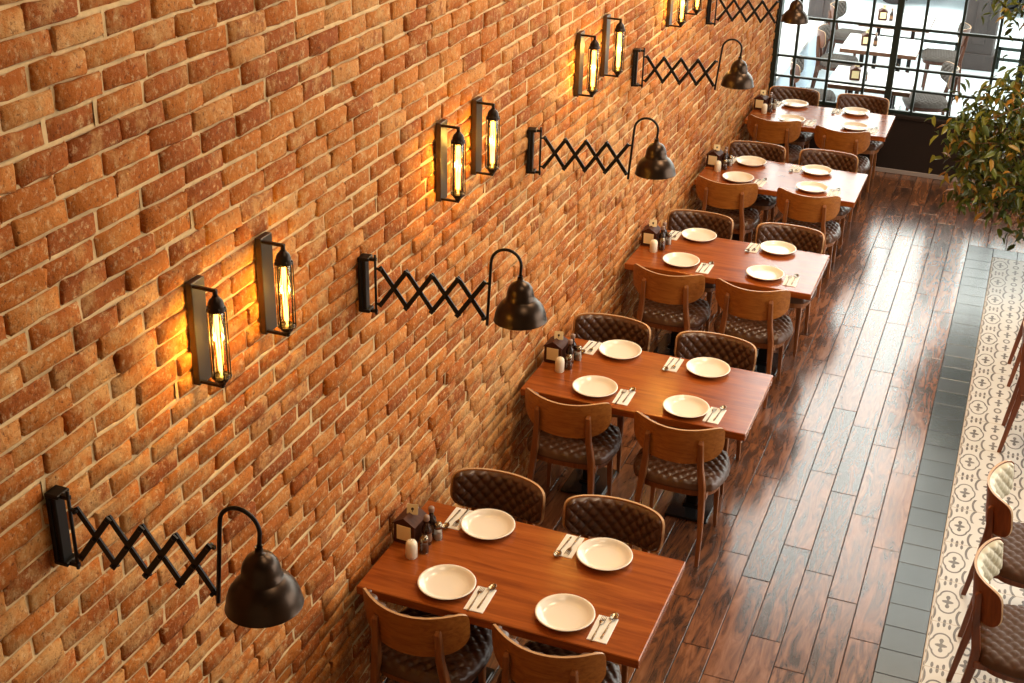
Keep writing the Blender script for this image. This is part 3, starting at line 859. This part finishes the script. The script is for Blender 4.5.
LY=[-1.768,.127,2.041,3.959,5.963]; LR=[0,6,10,11,14]; LT=[-.03,-.03,-.03,0,0]; LG=[.10,.045,.06,.09,.08]
LN=['nearest','second','third','fourth','fifth and farthest']
bpy.context.view_layer.update()
for i in range(5):
    o=place(AL,USED,(.003,LY[i]-.013,2.106),math.radians(LR[i]),'black scissor arm wall lamp with bell shade, %s along the wall'%LN[i],'wall lamp','scissor arm lamps on the brick wall')
    bpy.context.view_layer.update()
    for c in o.children:
        if c.name.startswith('gooseneck'):
            c.rotation_euler=(0,LG[i],0)
            for d in c.children:
                if d.name.startswith(('lamp_shade','light_bulb')): d.rotation_euler=(0,LT[i]-LG[i],0)
bpy.context.view_layer.update()

# ------------------------------------------------------------------ tube sconces
def sconce():
    t=empty('tube_wall_sconce')  # origin at wall, plate centre
    H=.181
    mb=MB(); mb.bbox((.0,-.010,-H),(.026,.064,H),.002)
    mb.build('back_plate',M['sconce_plate'],t)
    xt=.1055
    for sg in(1,-1):
        mb=MB(); z=sg*(H-.012)
        mb.bbox((.024,-.007,z-.005),(xt+.007,.007,z+.005),.002)
        mb.tube([(xt,0,z),(xt,0,z-sg*.022)],.008,10)
        mb.build('bracket',M['iron'],t)
    mb=MB(); mb.lathe([(0,.152),(.010,.152),(.013,.146),(.020,.140),(.026,.128),(.027,.112),(.032,.110),(.030,.104),(.028,.102),(0,.102)][::-1],(xt,0,0),24)
    mb.build('top_cap',M['iron'],t)
    mb=MB(); mb.lathe([(0,-.162),(.012,-.162),(.014,-.155),(.020,-.150),(.025,-.140),(.027,-.130),(0,-.130)],(xt,0,0),24)
    mb.build('bottom_cap',M['iron'],t)
    mb=MB()
    for k in range(6):
        a=2*PI*k/6+.3; x=xt+0.031*math.cos(a); y=0.031*math.sin(a)
        mb.tube([(xt+.028*math.cos(a),.028*math.sin(a),.116),(x,y,.104),(x,y,-.132),(xt+.026*math.cos(a),.026*math.sin(a),-.142)],.0024,6)
    for z in(.104,-.132):
        mb.tube([(xt+0.031*math.cos(2*PI*k/24),0.031*math.sin(2*PI*k/24),z) for k in range(25)],.0024,6)
    mb.build('wire_cage',M['iron'],t)
    mb=MB(); mb.lathe([(.022,-.13),(.026,-.125),(.026,.09),(.020,.103)],(xt,0,0),24); mb.build('glass_tube',M['tube_glass'],t)
    mb=MB()
    for k in range(4):
        a=2*PI*k/4; mb.tube([(xt+.007*math.cos(a),.007*math.sin(a),.088),(xt+.009*math.cos(a+.6),.009*math.sin(a+.6),.0),(xt+.007*math.cos(a),.007*math.sin(a),-.112)],.0030,6)
    mb.tube([(xt,0,.10),(xt,0,-.13)],.0025,6)
    mb.build('filament',M['filament'],t)
    freeze(t); return t
SCN=sconce()
SY=[(-1.042,-.624),(.876,1.280),(2.783,3.265),(4.735,5.17)]
BT=['between first and second scissor lamps','between second and third scissor lamps','between third and fourth scissor lamps','between fourth and fifth scissor lamps']
SCPOS=[]
for i,(a,b) in enumerate(SY):
    for y,n in((a,'left'),(b,'right')):
        place(SCN,USED,(.003,y-.006,2.394),0,'caged tube sconce, %s of the pair %s'%(n,BT[i]),'wall light','tube sconces on the brick wall')
        SCPOS.append((.109,y-.006,2.38))

# ------------------------------------------------------------------ tree in a pot on the right
def tree():
    bx,by=3.02,6.72
    t=empty('potted_ficus_tree',(bx,by,0))
    mb=MB(); mb.lathe([(0,0),(.16,0),(.165,.01),(.205,.36),(.225,.365),(.228,.41),(.205,.412),(.20,.37),(0,.37)],n=32); p_=mb.build('pot',M['terracotta'],t)
    mb=MB(); mb.lathe([(.20,.372),(.12,.385),(0,.39)],n=24); mb.build('soil',M['soil'],t)
    rn=random.Random(21)
    mb=MB()
    tr=[(0,0,.38),(-.06,-.02,.7),(-.16,-.03,1.05),(-.30,-.03,1.45),(-.48,0,1.85),(-.60,0,2.2),(-.68,0,2.6)]
    mb.tube(tr,[.045,.042,.038,.034,.030,.022,.012],10)
    mb.tube([(-.02,.0,.42),(.1,.05,.9),(.18,.05,1.5),(.2,.02,2.1)],[.03,.026,.02,.01],8)
    tips=[]
    def branch(p0,p1,r0):
        p0=Vector(p0);p1=Vector(p1); m=(p0+p1)/2+Vector((0,0,.08))
        mb.tube([tuple(p0),tuple(m),tuple(p1)],[r0,r0*.7,r0*.35],6); tips.append((m,p1))
    # leafy volume: clusters
    cl=[]
    for _ in range(250):
        while True:
            q=Vector((rn.uniform(-1,1),rn.uniform(-1,1),rn.uniform(-1,1)))
            if q.length<1: break
        c=Vector((-.43,-.08,1.10))+Vector((q.x*.68,q.y*.55,q.z*.70))
        if c.z<.62 and rn.random()<.55: continue
        cl.append(c)
    for _ in range(55):
        while True:
            q=Vector((rn.uniform(-1,1),rn.uniform(-1,1),rn.uniform(-1,1)))
            if q.length<1: break
        cl.append(Vector((-.60,0,2.36))+Vector((q.x*.48,q.y*.42,q.z*.36)))
    for i in range(0,len(cl),6):
        c=cl[i]; best=min(tr[1:],key=lambda p:(Vector(p)-c).length+ (0 if p[2]<c.z+.1 else .3))
        branch(best,c,.009)
    mb.build('trunk',M['bark'],t)
    lf=MB()
    for c in cl:
        for _ in range(rn.randint(11,16)):
            p=c+Vector((rn.gauss(0,.085),rn.gauss(0,.085),rn.gauss(0,.07)))
            L=rn.uniform(.065,.115); w=L*rn.uniform(.40,.50)
            d=Vector((rn.gauss(0,1),rn.gauss(0,1),-.6+rn.gauss(0,.5))).normalized()
            up=Vector((rn.gauss(0,.5),rn.gauss(0,.5),1)); sd=d.cross(up).normalized(); nn=sd.cross(d)
            vs=[p,p+d*L*.3+sd*w*.42+nn*.006,p+d*L*.3-nn*.006,p+d*L*.3-sd*w*.42+nn*.006,p+d*L*.65+sd*w*.38-nn*.002,p+d*L*.65-nn*.014,p+d*L*.65-sd*w*.38-nn*.002,p+d*L-nn*.03]
            lf.add(vs,[(0,1,2),(0,2,3),(1,4,5,2),(2,5,6,3),(4,7,5),(5,7,6)],0,True)
    lf.build('foliage',M['leaf'],t)
    return tag(t,'bushy potted ficus tree with glossy green leaves at the right edge by the window','tree')
tree()

# ------------------------------------------------------------------ terrace outside
GZ=-.03
tag(MB().box((-9,YW+.15,GZ-.2),(20,40,GZ)).build('terrace_paving',M['pavement']),'pale paving outside the window','pavement',kind='structure')
mb=MB(); mb.box((-.85,YW+.2,GZ),(-.08,13.2,.56)); mb.bbox((-.87,YW+.18,.56),(-.075,13.22,.60),.004,1)
tag(mb.build('low_terrace_wall',[M['out_wall'],M['out_wall_top']]),'low wall with painted blue shade and white coping outside beside the brick wall','wall',kind='structure')
for nm,x,w in(('left',-.30,.30),('right',1.78,.42)):
    mb=MB(); mb.bbox((x-w/2,14.0,GZ),(x+w/2,14.4,3.6),.02); mb.bbox((x-w/2-.04,13.96,GZ),(x+w/2+.04,14.44,.18),.01); mb.bbox((x-w*.18,13.985,.3),(x+w*.18,14.0,3.4),.004)
    tag(mb.build('terrace_pillar',M['pillar']),'tall grey brown pillar outside the window, the %s one'%nm,'pillar','terrace pillars')
mb=MB()
for z in(.10,.24): mb.bbox((-.13,14.16,z-.02),(1.55,14.2,z+.02),.004)
for x in(-.1,.45,1.0,1.52): mb.bbox((x-.02,14.16,GZ),(x+.02,14.2,.26),.004)
tag(mb.build('terrace_railing',M['frame']),'low dark railing between the terrace pillars','railing')
mb=MB()
for z in(.10,.24): mb.bbox((2.03,14.16,z-.02),(4.6,14.2,z+.02),.004)
for x in(2.06,2.9,3.7,4.56): mb.bbox((x-.02,14.16,GZ),(x+.02,14.2,.26),.004)
tag(mb.build('terrace_railing',M['frame']),'low dark railing right of the right terrace pillar','railing')
OT=[(.93,9.92,'closest outside the window'),(.82,11.55,'in the middle of the terrace'),(.82,13.02,'farthest out on the terrace')]
for x,y,n in OT:
    o=place(TBO,USED,(x,y,GZ),0,'terrace table with pale reflection painted on top, %s'%n,'table','terrace tables')
    o.scale=(.66,1.12,1)
    place(CAD,USED,(x-.18,y-.1,GZ+.7504),.2,'dark wooden caddy on the terrace table %s'%n,'caddy','caddies on the terrace tables')
    place(BOT,USED,(x-.07,y-.12,GZ+.7504),.2,'dark sauce bottle on the terrace table %s'%n,'bottle','bottles on the terrace tables')
OCH=[(.30,10.05,-PI/2+.1,'at the wall end of the closest terrace table'),(.22,13.2,-PI/2-.15,'at the wall end of the farthest terrace table'),
     (.30,11.75,-PI/2+.05,'at the wall end of the middle terrace table'),
     (1.48,10.45,PI/2+.25,'standing at the street end of the closest terrace table'),(1.45,12.6,PI/2+.1,'at the street end of the farthest terrace table')]
for x,y,rz,n in OCH:
    place(CHO,USED,(x,y,GZ),rz,'terrace chair with grey padding %s'%n,'chair','terrace chairs')

def car(name,label,loc,rz):
    t=empty(name,loc,rz); L,W=2.1,.85
    prof=[(-L,.35),(-L,.62),(-L+.12,.80),(-1.15,.90),(-.55,1.38),(.75,1.42),(1.45,.98),(L-.1,.86),(L,.6),(L,.35)]
    mb=MB(); n=len(prof); vs=[]
    for s in(-1,1):
        for x,z in prof: vs.append((x,s*(W if z<1 else W-.16),z))
    fs=[tuple(range(n)),tuple(range(2*n-1,n-1,-1))]+[(k,n+k,n+(k+1)%n,(k+1)%n) for k in range(n)]
    mb.add(vs,fs); mb.box((-L+.1,-W+.04,.2),(L-.1,W-.04,.36)); mb.build('body',M['car_white'],t)
    for s in(-1,1):
        g=MB(); y=s*(W-.075)
        for a in([(-1.05,.95),(-.52,1.33),(.1,1.36),(.1,.97)],[(.16,.97),(.16,1.36),(.72,1.37),(1.3,1.0)]):
            q=[(x,s*(W+.004-(z-.9)*.34),z) for x,z in a]; q2=[(x,yy-s*.02,z) for x,yy,z in q]
            g.add(q+q2,[(0,1,2,3),(7,6,5,4),(0,4,5,1),(1,5,6,2),(2,6,7,3),(3,7,4,0)])
        g.build('side_window',M['car_glass'],t)
    for x in(-1.3,1.3):
        for s in(-1,1):
            w=MB(); Mx=Matrix.Translation((x,s*(W-.06),.31))@Matrix.Rotation(PI/2,4,'X')
            w.lathe([(0,-.09),(.20,-.09),(.30,-.08),(.31,-.05),(.31,.05),(.30,.08),(.20,.09),(0,.09)],n=24,M=Mx); w.build('wheel',M['tyre'],t)
    return tag(t,label,'car','parked cars')
car('parked_car','white car parked outside beyond the terrace on the left',(-1.0,18.6,GZ),0)
car('parked_car','white car parked outside beyond the terrace on the right',(3.3,18.5,GZ),PI)

# ------------------------------------------------------------------ light
w=bpy.data.worlds.new('world'); SC.world=w; w.use_nodes=True
bg=w.node_tree.nodes['Background']; 
wn=w.node_tree.nodes; wl=w.node_tree.links
wtc=wn.new('ShaderNodeTexCoord'); wsp=wn.new('ShaderNodeSeparateXYZ'); wl.new(wtc.outputs['Generated'],wsp.inputs[0])
# hazy bright sky low over the street, dimmer towards the zenith
wr=ramp(wn,[(0,(.75,.75,.75)),(.02,(1,1,1)),(.5,(.85,.85,.85)),(.72,(.34,.34,.34)),(1,(.25,.25,.25))]); wl.new(wsp.outputs[2],wr.inputs[0])
wm=wn.new('ShaderNodeMath'); wm.operation='MULTIPLY'; wm.inputs[1].default_value=6.3; wl.new(wr.outputs[0],wm.inputs[0]); wl.new(wm.outputs[0],bg.inputs[1])
bg.inputs[0].default_value=(1.0,.955,.89,1)
def area(name,loc,rot,size,energy,col,spread=None):
    l=bpy.data.lights.new(name,'AREA'); l.shape='RECTANGLE'; l.size=size[0]; l.size_y=size[1]; l.energy=energy; l.color=col
    if spread: l.spread=spread
    o=bpy.data.objects.new(name,l); COL.objects.link(o); o.location=loc; o.rotation_euler=rot; return o
# daylight entering through the far window and the right-hand windows
for nm,loc,rot,size in (('daylight_far_window',(4.0,YW+.10,3.15),(-PI/2,0,0),(8.0,5.1)),('daylight_right_windows',(XR+.12,4.8,2.95),(0,PI/2,0),(4.1,7.6))):
    area(nm,loc,rot,size,1,(1,1,1)).data.cycles.is_portal=True
# warm unseen fill added over the dining row to brighten the room
for i,(x,y) in enumerate(((2.2,-1.2),(2.2,2.2),(2.2,5.6))):
    area('ceiling_fill',(x,y,ZC-.1),(0,0,0),(1.2,1.2),(30,95,120)[i],(1,.76,.50))
for p in SCPOS:
    l=bpy.data.lights.new('sconce_glow','POINT'); l.energy=6; l.color=(1,.72,.22); l.shadow_soft_size=.02
    o=bpy.data.objects.new('sconce_glow',l); COL.objects.link(o); o.location=p

SC.view_settings.view_transform='Standard'
SC.view_settings.look='None'; SC.view_settings.gamma=1; SC.view_settings.exposure=0.5
SC.view_settings.use_curve_mapping=False
